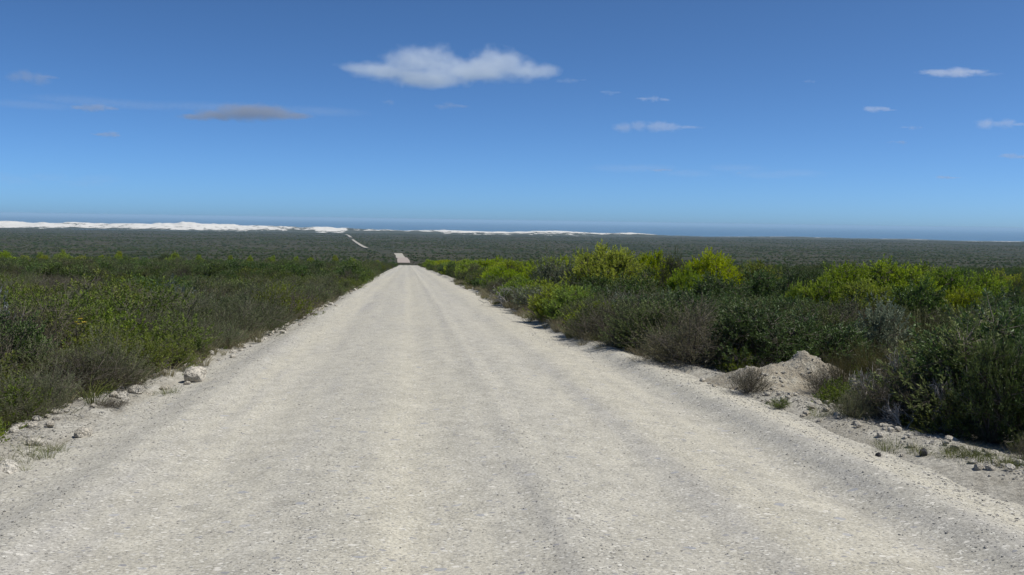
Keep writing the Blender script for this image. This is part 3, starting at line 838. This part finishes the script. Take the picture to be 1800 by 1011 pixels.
hero("lime", 1070, 30, 418, 153, "largest lime green bush, domed, standing tallest against the far plain", "near")
hero("lime", 1022, 33, 436, 81, "small lime bush against the left flank of the tallest lime bush", "near")
hero("lime", 1143, 32, 431, 96, "flat-topped lime bush between the tallest one and a dark olive bush", "near")
hero("olive", 1184, 27.5, 427, 66, "dark olive upright bush between two lime bushes", "near", base_w=1.2)
hero("lime", 1246, 28, 433, 146, "broad lime green bush just beyond the dark olive bush", "near")
hero("lime", 1203, 26.5, 456, 78, "low lime bush in front of the broad lime bush", "near")
hero("greyleaf", 985, 32, 434, 92, "tall grey-green bush before the lime bushes", "near")
hero("olive", 955, 36, 447, 70, "grey olive bush nearest the road before the tall grey-green one")
hero("leafy", 1330, 24, 457, 130, "dark leafy bush beyond the broad lime bush", "near")
hero("leafy", 1400, 22.5, 457, 125, "dark leafy bush with a small yellow-green bush at its foot", "near")
hero("leafy", 1262, 23, 472, 130, "dark leafy bush below the broad lime bush", "near")
hero("lime", 1396, 19, 484, 55, "small yellow-green bush in front of dark leafy bushes", "near")
hero("mid", 1478, 22, 453, 146, "green rounded bush left of the high green bush", "near")
hero("mid", 1572, 22, 440, 166, "high green bush with the tallest crown at the far right", "near")
hero("mid", 1655, 23, 460, 153, "green bush right of the high green bush", "near")
hero("mid", 1730, 25, 468, 130, "green bush nearly hidden behind the scrub at the right edge", "near")
hero("lime", 1778, 28, 471, 117, "yellow-green bush at the right edge against the plain", "near")
hero("olive", 1800, 21, 452, 66, "dark olive bush cut by the right picture edge", "near")
for kind, px, d, top, w, lab in (("mid", 1440, 18.5, 478, 110, "green bush before the rounded green one"), ("mid", 1530, 18, 474, 120, "green bush in front of the high green bush"),
                                ("leafy", 1610, 17.5, 478, 120, "dark leafy bush before the high green bush"), ("mid", 1690, 18, 482, 120, "yellowish green bush before the right edge thicket"),
                                ("leafy", 1765, 16.5, 484, 120, "dark leafy bush before the right edge thicket"), ("mid", 1500, 26, 452, 110, "green crown behind the rounded green bush"), ("mid", 1620, 27, 452, 120, "green crown behind the high green bush"),
                                ("mid", 1330, 28, 450, 100, "green crown behind the dark leafy bush"), ("leafy", 1120, 26, 462, 100, "dark leafy bush under the flat-topped lime bush"), ("leafy", 1050, 27, 472, 90, "dark leafy bush under the tallest lime bush"),
                                ("mid", 930, 44, 452, 80, "green bush by the road end of the lime bushes"), ("lime", 890, 52, 455, 70, "lime bush at the near end of the roadside row"), ("lime", 975, 42, 446, 70, "lime bush rising behind the tall grey-green bush")):
    hero(kind, px, d, top, w * 1.15, lab, "near")
hero("greyleaf", 1545, 13.2, 518, 125, "pale grey-leaved bush standing above the dead branches", base_w=1.3)
hero("leafy", 1742, 7.9, 556, 150, "large dark bush overhanging the right verge", base_w=1.35)
hero("leafy", 1815, 7.7, 566, 130, "dark bush cut by the right picture edge above the verge", base_w=1.35)
hero("leafy", 1790, 9.2, 528, 150, "dark bush behind the large one on the right verge", base_w=1.35)
hero("mid", 1722, 8.4, 580, 70, "bright-tipped green bush at the left shoulder of the large dark bush", base_w=1.3)
hero("heath", 1500, 8.7, 676, 78, "grey-green heath bush at the front of the right verge", base_w=1.0, base_h=.74)
hero("brown", 1450, 10.3, 612, 66, "brown heath bush casting its shadow on the dirt mound", base_w=.95, base_h=.8)
hero("brown", 1318, 10.3, 622, 74, "small dark heath bush growing on the dirt mound", base_w=.95, base_h=.8)
hero("herb", 1368, 9.4, 697, 46, "tiny sprawling plant on the bare gravel below the mound", base_w=1.3, base_h=.75)
for px, d, top, w, lab in ((1560, 9.6, 625, 75, "reed tuft behind the front heath bush on the right"), (1605, 9.2, 630, 75, "reed tuft beside the bush shadow on the right verge"),
                           (1650, 9.3, 640, 75, "reed tuft against the left side of the large dark bush"), (1480, 10.6, 600, 70, "dark reed tuft right of the dirt mound"), (1530, 11.2, 585, 80, "reed tuft under the pale grey-leaved bush")):
    hero("restio", px, d, top, w, lab, base_w=.8, base_h=.82)
for px, d, top, w, lab in ((1552, 9.3, 592, 100, "bleached dead shrub below the pale grey-leaved bush"), (1622, 8.9, 548, 120, "tall bleached dead branches before the large dark bush"),
                           (1672, 8.2, 590, 85, "dead grey branches touching the large dark bush"), (1590, 8.3, 672, 90, "low tangle of dead twigs above the bush shadow"),
                           (1330, 12.2, 600, 70, "grey dead twigs behind the dirt mound"), (1195, 13.4, 560, 80, "grey leafless shrub in the scrub before the mound"), (900, 27, 478, 80, "grey leafless shrub beside the road on the right"),
                           (433, 16, 592, 45, "bleached twig leaning over the left verge"), (452, 29, 500, 60, "pale dead twigs standing in the left scrub")):
    hero("dead", px, d, top, w, lab, base_w=1.0, base_h=.95)
hero("silver", -6, 12.6, 470, 85, "silvery white bush at the left picture edge", base_w=1.15)
hero("blue", 292, 22, 484, 74, "blue-green bush in the middle of the left scrub", base_w=1.3, base_h=.95)
hero("restio", 440, 17.2, 560, 46, "dark reed tuft at the road end of the left scrub", base_w=.8, base_h=.82)
for px, d, top, w, lab in ((352, 12.6, 606, 50, "reed tuft behind the large verge rock"), (310, 11.8, 600, 60, "reed tuft left of the large verge rock"), (262, 11.0, 606, 64, "reed tuft above the flat buff stone"),
                           (52, 8.3, 700, 24, "short reed tuft under the dark bush on the left verge"), (12, 7.6, 715, 30, "leftmost reed tuft on the verge")):
    hero("restio", px, d, top, w, lab, base_w=.8, base_h=.82)
hero("olive", 110, 9.6, 612, 175, "dark green bush at the edge of the left verge", base_w=1.35)
hero("heath", 20, 8.8, 640, 120, "grey-green heath bush at the lower left picture edge", base_w=1.0, base_h=.74)
hero("heath", 205, 10.0, 610, 110, "grey heath bush beside the dark green one on the left verge", base_w=1.0, base_h=.74)
hero("brown", 196, 8.9, 700, 60, "low dry brown heath spreading onto the left gravel", base_w=.95, base_h=.8)
# lime row on the left skyline of the ridge
hero("lime", 112, 130, 444, 48, "largest lime bush on the left ridge", base_h=1.05)
hero("lime", 146, 132, 446, 40, "lime bush joined to the largest one on the left ridge")
hero("leafy", 163, 128, 449, 26, "dark bush just right of the big lime bushes on the left ridge")
hero("leafy", 289, 150, 442, 30, "dark rounded bush standing out on the left ridge")
random.seed(5)
for px, top, w, d in ((8, 436, 26, 170), (20, 447, 30, 140), (45, 446, 24, 150), (78, 446, 24, 150), (180, 446, 18, 150), (190, 453, 18, 130), (208, 444, 16, 190), (236, 450, 26, 125), (188, 449, 20, 140),
                      (297, 449, 24, 130), (318, 453, 14, 130), (350, 445, 14, 200), (358, 454, 20, 125), (310, 439, 18, 210), (405, 447, 14, 190), (436, 453, 14, 140), (440, 446, 12, 200), (475, 450, 18, 150),
                      (480, 446, 12, 190), (520, 448, 14, 190), (545, 450, 18, 160), (112, 435, 14, 230), (70, 440, 16, 220), (210, 438, 16, 230), (405, 446, 12, 170), (590, 446, 14, 240), (620, 450, 16, 200), (665, 455, 12, 180)):
    hero("lime", px, d, top, w, "small lime bush dotted along the left ridge", group="lime bushes dotted along the left ridge")
# lime row right of the road
for k in range(60):
    d = 38 * (270 / 38) ** (k / 59.0) * random.uniform(.96, 1.04)
    x = float(edge_r(d)) + .9 + random.random() * (2.5 + d * .05)
    p = np.array([x, d, float(ground_z(x, d))])
    plant("lime" if random.random() < .85 else "mid", p, random.uniform(1.05, 1.5) * (1 + d * .0012), "lime green bush in the row along the right roadside", "lime bushes along the right roadside", "near" if d < 60 else "mid", sxy=random.uniform(1.1, 1.5))

# ------------------------------------------------------------------ the scrub on both sides
ZONES = [  # picture column, row, half widths, kinds
    (110, 690, 130, 60, {"olive": .5, "heath": .4, "leafy": .1}), (230, 640, 90, 45, {"heath": .6, "brown": .25, "olive": .15}), (330, 620, 60, 40, {"restio": .5, "heath": .3, "brown": .2}),
    (215, 575, 115, 42, {"herb": .9, "heath": .1}), (50, 570, 60, 55, {"herb": .4, "brown": .35, "heath": .25}), (130, 510, 60, 40, {"brown": .6, "heath": .3, "herb": .1}),
    (300, 505, 55, 32, {"leafy": .5, "blue": .25, "herb": .25}), (410, 560, 80, 50, {"brown": .3, "heath": .4, "olive": .3}), (520, 530, 110, 50, {"heath": .3, "olive": .35, "herb": .2, "brown": .15}),
    (1090, 600, 170, 50, {"brown": .3, "heath": .25, "olive": .25, "leafy": .2}), (950, 520, 120, 45, {"brown": .25, "greyleaf": .1, "olive": .3, "leafy": .2, "mid": .15}),
    (1160, 520, 90, 40, {"greyleaf": .15, "brown": .2, "olive": .35, "leafy": .3}), (1300, 530, 150, 50, {"leafy": .65, "olive": .25, "brown": .1}), (1590, 620, 120, 80, {"restio": .15, "brown": .3, "olive": .35, "leafy": .2}), (1560, 510, 280, 45, {"mid": .3, "olive": .25, "leafy": .45}),
]
DEF_L = {"herb": .30, "olive": .24, "heath": .24, "brown": .10, "leafy": .08, "restio": .04}
DEF_R = {"olive": .3, "leafy": .32, "brown": .12, "heath": .1, "mid": .1, "greyleaf": .04, "restio": .02}
SIZE = {"herb": (.62, .95), "olive": (.55, .85), "heath": (.75, 1.15), "brown": (.75, 1.15), "leafy": (.6, .85), "restio": (.65, .95), "blue": (.7, .9), "greyleaf": (.65, .95), "mid": (.7, 1.0), "silver": (.7, .9)}
SAY = {"herb": "fresh green bush", "olive": "dark olive bush", "heath": "grey-green heath bush", "brown": "grey-brown heath bush", "leafy": "dark leafy bush", "restio": "brown-green reed tuft",
       "blue": "bluish green bush", "greyleaf": "pale grey-leaved bush", "mid": "green bush", "silver": "silvery bush"}
random.seed(23); RNG = np.random.default_rng(23)
def pick(dct):
    r = random.random() * sum(dct.values())
    for k, v in dct.items():
        r -= v
        if r <= 0: return k
    return k
PLAN = []
LANE_L = ((110, "near the picture edge"), (260, "before the big lime bushes"), (400, "near the blue-green bush"), (540, "above the verge rock"), (9999, "towards the road crest"))
LANE_R = ((900, "before the lime row"), (1110, "before the tallest lime bush"), (1320, "before the broad lime bush"), (1500, "beyond the dirt mound"), (1680, "before the high green bush"), (9999, "near the picture edge"))
def field(side):
    d = 6.3
    while d < 46:
        step = .62 + d * .012
        ed = float(-edge_l(d) + .22 if side < 0 else edge_r(d) + .25)
        x = ed
        x += random.uniform(0, step * .4)
        while True:
            X = side * x + random.uniform(-.2, .2) * step; Y = d + random.uniform(-.5, .5) * step
            if side * X < ed: X = side * ed
            z = float(ground_z(X, Y)); px, py, dd = to_pix((X, Y, z + .45))
            if px < -110 or px > 1910: break
            x += step * random.uniform(.8, 1.2)
            if math.hypot(X - mc[0], (Y - mc[1]) * .8) < 1.05 or (1240 < px < 1510 and dd < 12.3): continue
            if side > 0 and dd < 8.2: continue
            if side > 0 and dd > 31 and X > 14: continue
            tbl = DEF_L if side < 0 else DEF_R
            best = None
            for zx, zy, rx_, ry_, kinds in ZONES:
                q = ((px - zx) / rx_) ** 2 + ((py - zy) / ry_) ** 2
                if q < 1 and (best is None or q < best): best = q; tbl = kinds
            k = pick(tbl)
            if k == "greyleaf" and dd < 15: k = "olive"
            lo, hi = SIZE[k]; s = random.uniform(lo, hi)
            edge = min(abs(X) - ed, 2.0) / 2.0
            s *= (.72 + .3 * edge) * (1.14 if side < 0 else 1.35 + .25 * edge)
            s *= (1 + .006 * d)
            hk = {"heath": .8, "brown": .86, "restio": .86, "herb": .85}.get(k, 1.1)
            lim = np.interp(px, [-100, 300, 640, 715, 760, 900, 1000, 1400, 1900], [470, 478, 474, 480, 480, 474, 480, 504, 510]) + (random.uniform(0, 30))
            zmax = float(at_depth(px, lim, dd)[2]) - z
            if side > 0 and 1440 < px < 1710 and dd < 14: zmax = float(at_depth(px, 572 + random.uniform(0, 40), dd)[2]) - z
            s *= random.choice((.8, 1.0, 1.0, 1.28))
            if dd > 8: s = max(min(s, zmax / hk), .3)
            where = ("left" if side < 0 else "right")
            zone = "at the edge of the {} verge".format(where) if abs(X) < ed + .55 else ("in the nearer scrub {} of the road" if dd < 18 else "deep in the scrub {} of the road").format(where)
            if "deep" in zone:
                zone = "deep in the {} scrub, ".format(where) + next(t for lim_, t in (LANE_L if side < 0 else LANE_R) if px < lim_)
            PLAN.append((dd, k, (X, Y, z), s, SAY[k] + " " + zone, random.uniform(1.0, 1.35)))
        d += step
field(-1); field(1)
ORD = "first second third fourth fifth sixth seventh eighth ninth tenth eleventh twelfth thirteenth fourteenth fifteenth sixteenth seventeenth eighteenth nineteenth twentieth twenty-first twenty-second twenty-third twenty-fourth twenty-fifth twenty-sixth twenty-seventh twenty-eighth twenty-ninth thirtieth".split()
PLAN.sort(key=lambda q: q[0])
total, seen = {}, {}
for q in PLAN: total[q[4]] = total.get(q[4], 0) + 1
for dd, k, p, s, lab, wide in PLAN:
    i = seen[lab] = seen.get(lab, -1) + 1
    one = lab if total[lab] > len(ORD) or total[lab] == 1 else lab + ", " + ORD[i] + " from camera"
    plant(k, p, s, one, lab, "near" if dd < 22 else "mid", sxy=wide)

# flowers on the low green bush
def flower(px, py, d, mat, label, group):
    p = at_depth(float(px), float(py), d); g = Geo(); n = 16
    a = np.linspace(0, 6.28, n, endpoint=False)
    g.leaves(np.zeros((n, 3)), np.stack([np.cos(a), np.sin(a), np.full(n, .35)], 1), .035, .018, RNG.random(n))
    root = link("yellow_flower", None, None, p, label=label, category="flower", group=group)
    link("petals", mesh_from("petals", *g.arrays()[:2], [MAT[mat]], g.arrays()[2]), root)
    s = Geo(); s.tubes(np.array([[0, 0, -.35]]), np.array([[0, 0, 0]]), .004, .003)
    link("stalk", mesh_from("stalk", *s.arrays()[:2], [MAT["twig"]], s.arrays()[2]), root)
for px, py in ((134, 567), (139, 570), (148, 567), (141, 561)):
    flower(px, py, 12.2, "yellow", "yellow flower head among the low green bushes on the left", "yellow flowers in the left scrub")

# ------------------------------------------------------------------ masses too many to count
def wedge(n, d0, d1, x_of, power=1.0):
    dd = d0 * (d1 / d0) ** (RNG.random(n) ** power)
    px = x_of(n); y = dd; x = np.tan(np.arctan((px - CX) / F_PX) + YAW) * dd
    return np.column_stack([x, y])
def off_road(xy, m=.3):
    rel = xy[:, 0] - road_x(xy[:, 1])
    return xy[(rel < edge_l(xy[:, 1]) - m) | (rel > edge_r(xy[:, 1]) + m)]
xy = off_road(wedge(4200, 6.5, 60, lambda n: RNG.uniform(-150, 1950, n), .8), .45)
xy = xy[np.hypot(xy[:, 0] - mc[0], xy[:, 1] - mc[1]) > 1.2]
pile("undergrowth", xy, [("heath", .35), ("brown", .35), ("herb", .2), ("straw", .1)], "mid", .28, .55, "low tangled undergrowth filling the gaps between the bushes", "undergrowth")
xy = off_road(wedge(9000, 44, 335, lambda n: RNG.uniform(-200, 2000, n)), .3)
pile("hillside_scrub", xy, [("heath", .27), ("brown", .25), ("olive", .22), ("herb", .18), ("leafy", .08)], "mid", .75, 1.35, "dense low scrub covering the slope down to the crest", "scrub")
xy = off_road(wedge(16000, 335, 1000, lambda n: RNG.uniform(-200, 2000, n)), 2.4)
pile("valley_scrub", xy, [("heath", .25), ("brown", .25), ("olive", .35), ("leafy", .15)], "far", 1.1, 2.2, "dark scrub in the dip beyond the crest", "scrub", flat=.75)
xy = off_road(wedge(60000, 950, 4600, lambda n: RNG.uniform(-200, 2000, n), .8), 3)
band = fbm(xy[:, 0] * .0022, xy[:, 1] * .0016, 91)
xy = xy[(band > .44) | (RNG.random(len(xy)) < .35 + .5 * (band > .36))]
pile("plain_scrub", xy, [("heath", .2), ("brown", .25), ("olive", .4), ("leafy", .15)], "far", 1.4, 4.6, "dark scrub spread over the distant coastal plain", "scrub", flat=.42)
n = 1100
vy = 9 * (60 / 9) ** RNG.random(n); sidev = RNG.random(n) < .75
vx = np.where(sidev, RNG.normal(.12, .16, n) + edge_r(vy), RNG.normal(-.22, .12, n) + edge_l(vy))
sel = ~((vy > 9.0) & (vy < 12.6) & sidev); vx, vy = vx[sel], vy[sel]
pile("verge_grass", np.column_stack([vx, vy]), [("grass", .8), ("straw", .2)], "mid", .5, 1.3, "short green grass growing along the verges", "grass")
for px, py, nn in ((25, 815, 9), (60, 800, 8), (85, 790, 5), (280, 695, 8), (1560, 790, 5), (1660, 800, 9), (1690, 803, 9), (1720, 806, 8), (1760, 815, 8), (1600, 792, 7), (1450, 728, 7)):
    c = hit(px, py)
    for _ in range(nn):
        x, y = c[0] + random.gauss(0, .09), c[1] + random.gauss(0, .12)
        side = "left" if x < 0 else "right"
        plant("grass", (x, y, surf_z(x, y)), random.uniform(.35, .8), "thin grass tuft growing in the gravel of the %s shoulder" % side, "grass tufts on the %s shoulder" % side, "near")

# ------------------------------------------------------------------ clouds
import bmesh
def cloud(px, py, wpx, hpx, dens, label, puffs=None, d=7500.0, seed=0, grey=.95, group=None, fat=1.12):
    r = np.random.default_rng(900 + seed)
    c = at_depth(float(px), float(py), d); S = d / F_PX
    if puffs is None:
        puffs = []; skew = r.uniform(-.5, .5)
        nn = int(r.integers(4, 9))
        for k in range(nn):
            t = (k + .5) / nn * 2 - 1
            puffs.append((t * .40 * wpx + r.normal() * wpx * .03, r.normal() * hpx * .08, wpx * r.uniform(.10, .22), hpx * .5 * (1 - .7 * abs(t - skew) ** 1.5) * r.uniform(.5, 1.15)))
    puffs = [(a, b_ * (fat if fat > 1.15 else 1), c_ * fat, e_ * fat) for a, b_, c_, e_ in puffs]
    bm = bmesh.new(); full = []
    X = np.array([math.cos(YAW), -math.sin(YAW), 0]); Yd = np.array([math.sin(YAW), math.cos(YAW), 0])
    for (ox, oy, rw, rh) in puffs:
        q = bmesh.ops.create_icosphere(bm, subdivisions=3, radius=1.0)["verts"]
        j = r.normal() * wpx * .05; rd = max(rw * .8, rh)
        full.append((ox, j, oy, rw, rd, rh))
        for v in q:
            co = np.array(v.co) * np.array([rw, rd, rh]) * 1.12 + np.array([ox, j, oy])
            v.co = [float(a) for a in co]
    me = bpy.data.meshes.new("cloud"); bm.to_mesh(me); bm.free()
    tmp = bpy.data.objects.new("cloud_source", me); COL.objects.link(tmp)
    md = tmp.modifiers.new("r", 'REMESH'); md.mode = 'VOXEL'; md.voxel_size = max(hpx / 22.0, .8)
    dg = bpy.context.evaluated_depsgraph_get(); me2 = bpy.data.meshes.new_from_object(tmp.evaluated_get(dg))
    bpy.data.objects.remove(tmp); bpy.data.meshes.remove(me)
    V = np.empty(len(me2.vertices) * 3, np.float32); me2.vertices.foreach_get("co", V); V = V.reshape(-1, 3)
    Nn = np.empty(len(V) * 3, np.float32); me2.vertices.foreach_get("normal", Nn); Nn = Nn.reshape(-1, 3)
    f = fbm(V[:, 0] * .07 + V[:, 1] * .03 + seed, V[:, 2] * .09 + V[:, 1] * .05, 71) - .5
    f2 = fbm(V[:, 0] * .3 + V[:, 1] * .1, V[:, 2] * .35 + seed, 75) - .5
    V = V + Nn * ((f * .3 + f2 * .1) * hpx * .34 * (.55 + .45 * (Nn[:, 2:3].ravel() > -.2)))[:, None]
    W = V * S
    me2.vertices.foreach_set("co", np.ascontiguousarray(W, np.float32).ravel()); me2.update()
    m, nt, out = new_mat("cloud_vapour"); b = N(nt)
    tc = b.n("ShaderNodeTexCoord").outputs["Object"]
    nz = b.noise(b.vmul(tc, (1, 1, 1.5)), 1 / (.42 * hpx * S), 6, .62)
    best = None
    for ox, oj, oy, rw, rd, rh in full:                  # distance inside the nearest puff
        q = b.n("ShaderNodeVectorMath", operation='SUBTRACT'); b.put(q.inputs[0], tc); q.inputs[1].default_value = (ox * S, oj * S, oy * S)
        l = b.n("ShaderNodeVectorMath", operation='LENGTH'); b.put(l.inputs[0], b.vmul(q.outputs[0], (1 / (rw * S), 1 / (rd * S), 1 / (rh * S))))
        f = b.math('SUBTRACT', 1.0, l.outputs["Value"])
        best = f if best is None else b.math('SMOOTH_MAX', best, f, .2)
    body = b.math('MULTIPLY_ADD', nz, 1.7, b.math('ADD', best, -.88))
    pv = b.n("ShaderNodeVolumePrincipled"); pv.inputs["Color"].default_value = (grey * .92, grey * .97, min(grey * 1.09, 1), 1)  # low grey paints cloud shade into the scattering colour
    b.put(pv.inputs["Density"], b.math('MULTIPLY', b.ramp(body, [(.0, .0), (.25, .35), (.6, 1.0)]), dens / (hpx * S)))
    pv.inputs["Anisotropy"].default_value = .2
    nt.links.new(pv.outputs[0], out.inputs["Volume"])
    m.cycles.volume_step_rate = .4
    me2.materials.clear(); me2.materials.append(m)
    o = link("cloud", me2, None, c, label=label, category="cloud")
    o.rotation_euler = (0, .015, -YAW)
    if group: o["group"] = group
    return o
cloud(798, 115, 375, 74, 1.45, "largest white cloud with two humps above the road", d=7500, seed=1, grey=.98,
      puffs=[(-165, -10, 38, 9), (-120, -14, 60, 15), (-72, 2, 50, 26), (-32, 9, 40, 29), (-50, -17, 80, 17), (14, -8, 46, 17), (66, 10, 40, 27), (90, 4, 44, 24), (40, -10, 70, 18), (125, -6, 42, 17), (155, -4, 30, 13), (132, 8, 16, 9)], fat=1.16)
cloud(430, 199, 225, 40, 1.3, "grey lens-shaped cloud left of the large white cloud", d=8500, seed=2, grey=.58,  # shaded look comes from a darkened vapour colour
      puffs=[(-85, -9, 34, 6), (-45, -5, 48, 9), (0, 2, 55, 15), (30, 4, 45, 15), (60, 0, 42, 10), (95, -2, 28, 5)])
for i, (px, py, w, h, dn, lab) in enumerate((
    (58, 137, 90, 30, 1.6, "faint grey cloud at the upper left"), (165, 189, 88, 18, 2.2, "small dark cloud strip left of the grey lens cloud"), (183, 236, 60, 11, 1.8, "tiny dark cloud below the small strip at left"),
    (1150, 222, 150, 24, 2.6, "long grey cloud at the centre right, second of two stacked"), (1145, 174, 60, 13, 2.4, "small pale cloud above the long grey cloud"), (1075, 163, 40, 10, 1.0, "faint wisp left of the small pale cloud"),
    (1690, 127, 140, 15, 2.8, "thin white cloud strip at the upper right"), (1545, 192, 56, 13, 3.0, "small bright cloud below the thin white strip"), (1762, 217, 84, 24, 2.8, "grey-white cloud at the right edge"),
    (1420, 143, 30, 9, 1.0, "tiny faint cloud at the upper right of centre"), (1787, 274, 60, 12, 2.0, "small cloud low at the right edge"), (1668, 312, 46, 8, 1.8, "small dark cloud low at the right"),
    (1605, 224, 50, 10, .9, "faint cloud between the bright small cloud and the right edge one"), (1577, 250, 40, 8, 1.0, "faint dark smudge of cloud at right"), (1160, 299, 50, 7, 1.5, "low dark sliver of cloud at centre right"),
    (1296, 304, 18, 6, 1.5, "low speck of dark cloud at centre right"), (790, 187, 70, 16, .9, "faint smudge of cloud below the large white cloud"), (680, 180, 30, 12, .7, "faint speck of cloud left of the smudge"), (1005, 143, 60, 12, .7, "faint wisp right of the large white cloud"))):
    cloud(px, py, w, h, dn * (.32 if px < 900 else .19), lab, d=9000.0, seed=10 + i, grey=.72 if px < 900 or py > 245 else .88)  # left and low clouds: shade put into their volume colour

for px, py, w, h, lab in ((300, 187, 640, 16, "long faint streak of high cloud across the left sky"), (60, 315, 300, 26, "faint pale streak low in the left sky"), (1250, 300, 420, 22, "faint pale streak low in the right sky")):
    cloud(px, py, w, h, .035, lab, d=12000.0, seed=px, grey=.95, puffs=[(t * w * .4, (k % 2 - .5) * h * .3, w * .14, h * .35) for k, t in enumerate((-1, -.6, -.2, .2, .6, 1))])

# ------------------------------------------------------------------ haze: one closed box of thin air
hx = 70000.0
V = np.array([(x, y, z) for x in (-hx, hx) for y in (-2000, 65000) for z in (-150.0, 9.0)], float)
Q = np.array([(0, 1, 3, 2), (4, 6, 7, 5), (0, 4, 5, 1), (2, 3, 7, 6), (0, 2, 6, 4), (1, 5, 7, 3)])
m, nt, out = new_mat("haze_air")
pv = nt.nodes.new("ShaderNodeVolumePrincipled")
pv.inputs["Color"].default_value = (.49, .71, .91, 1); pv.inputs["Density"].default_value = 5.0e-5
nt.links.new(pv.outputs[0], out.inputs["Volume"])
link("haze", mesh_from("haze", V, Q, [m]), kind="stuff", label="thin blue sea haze over the plain", category="haze")
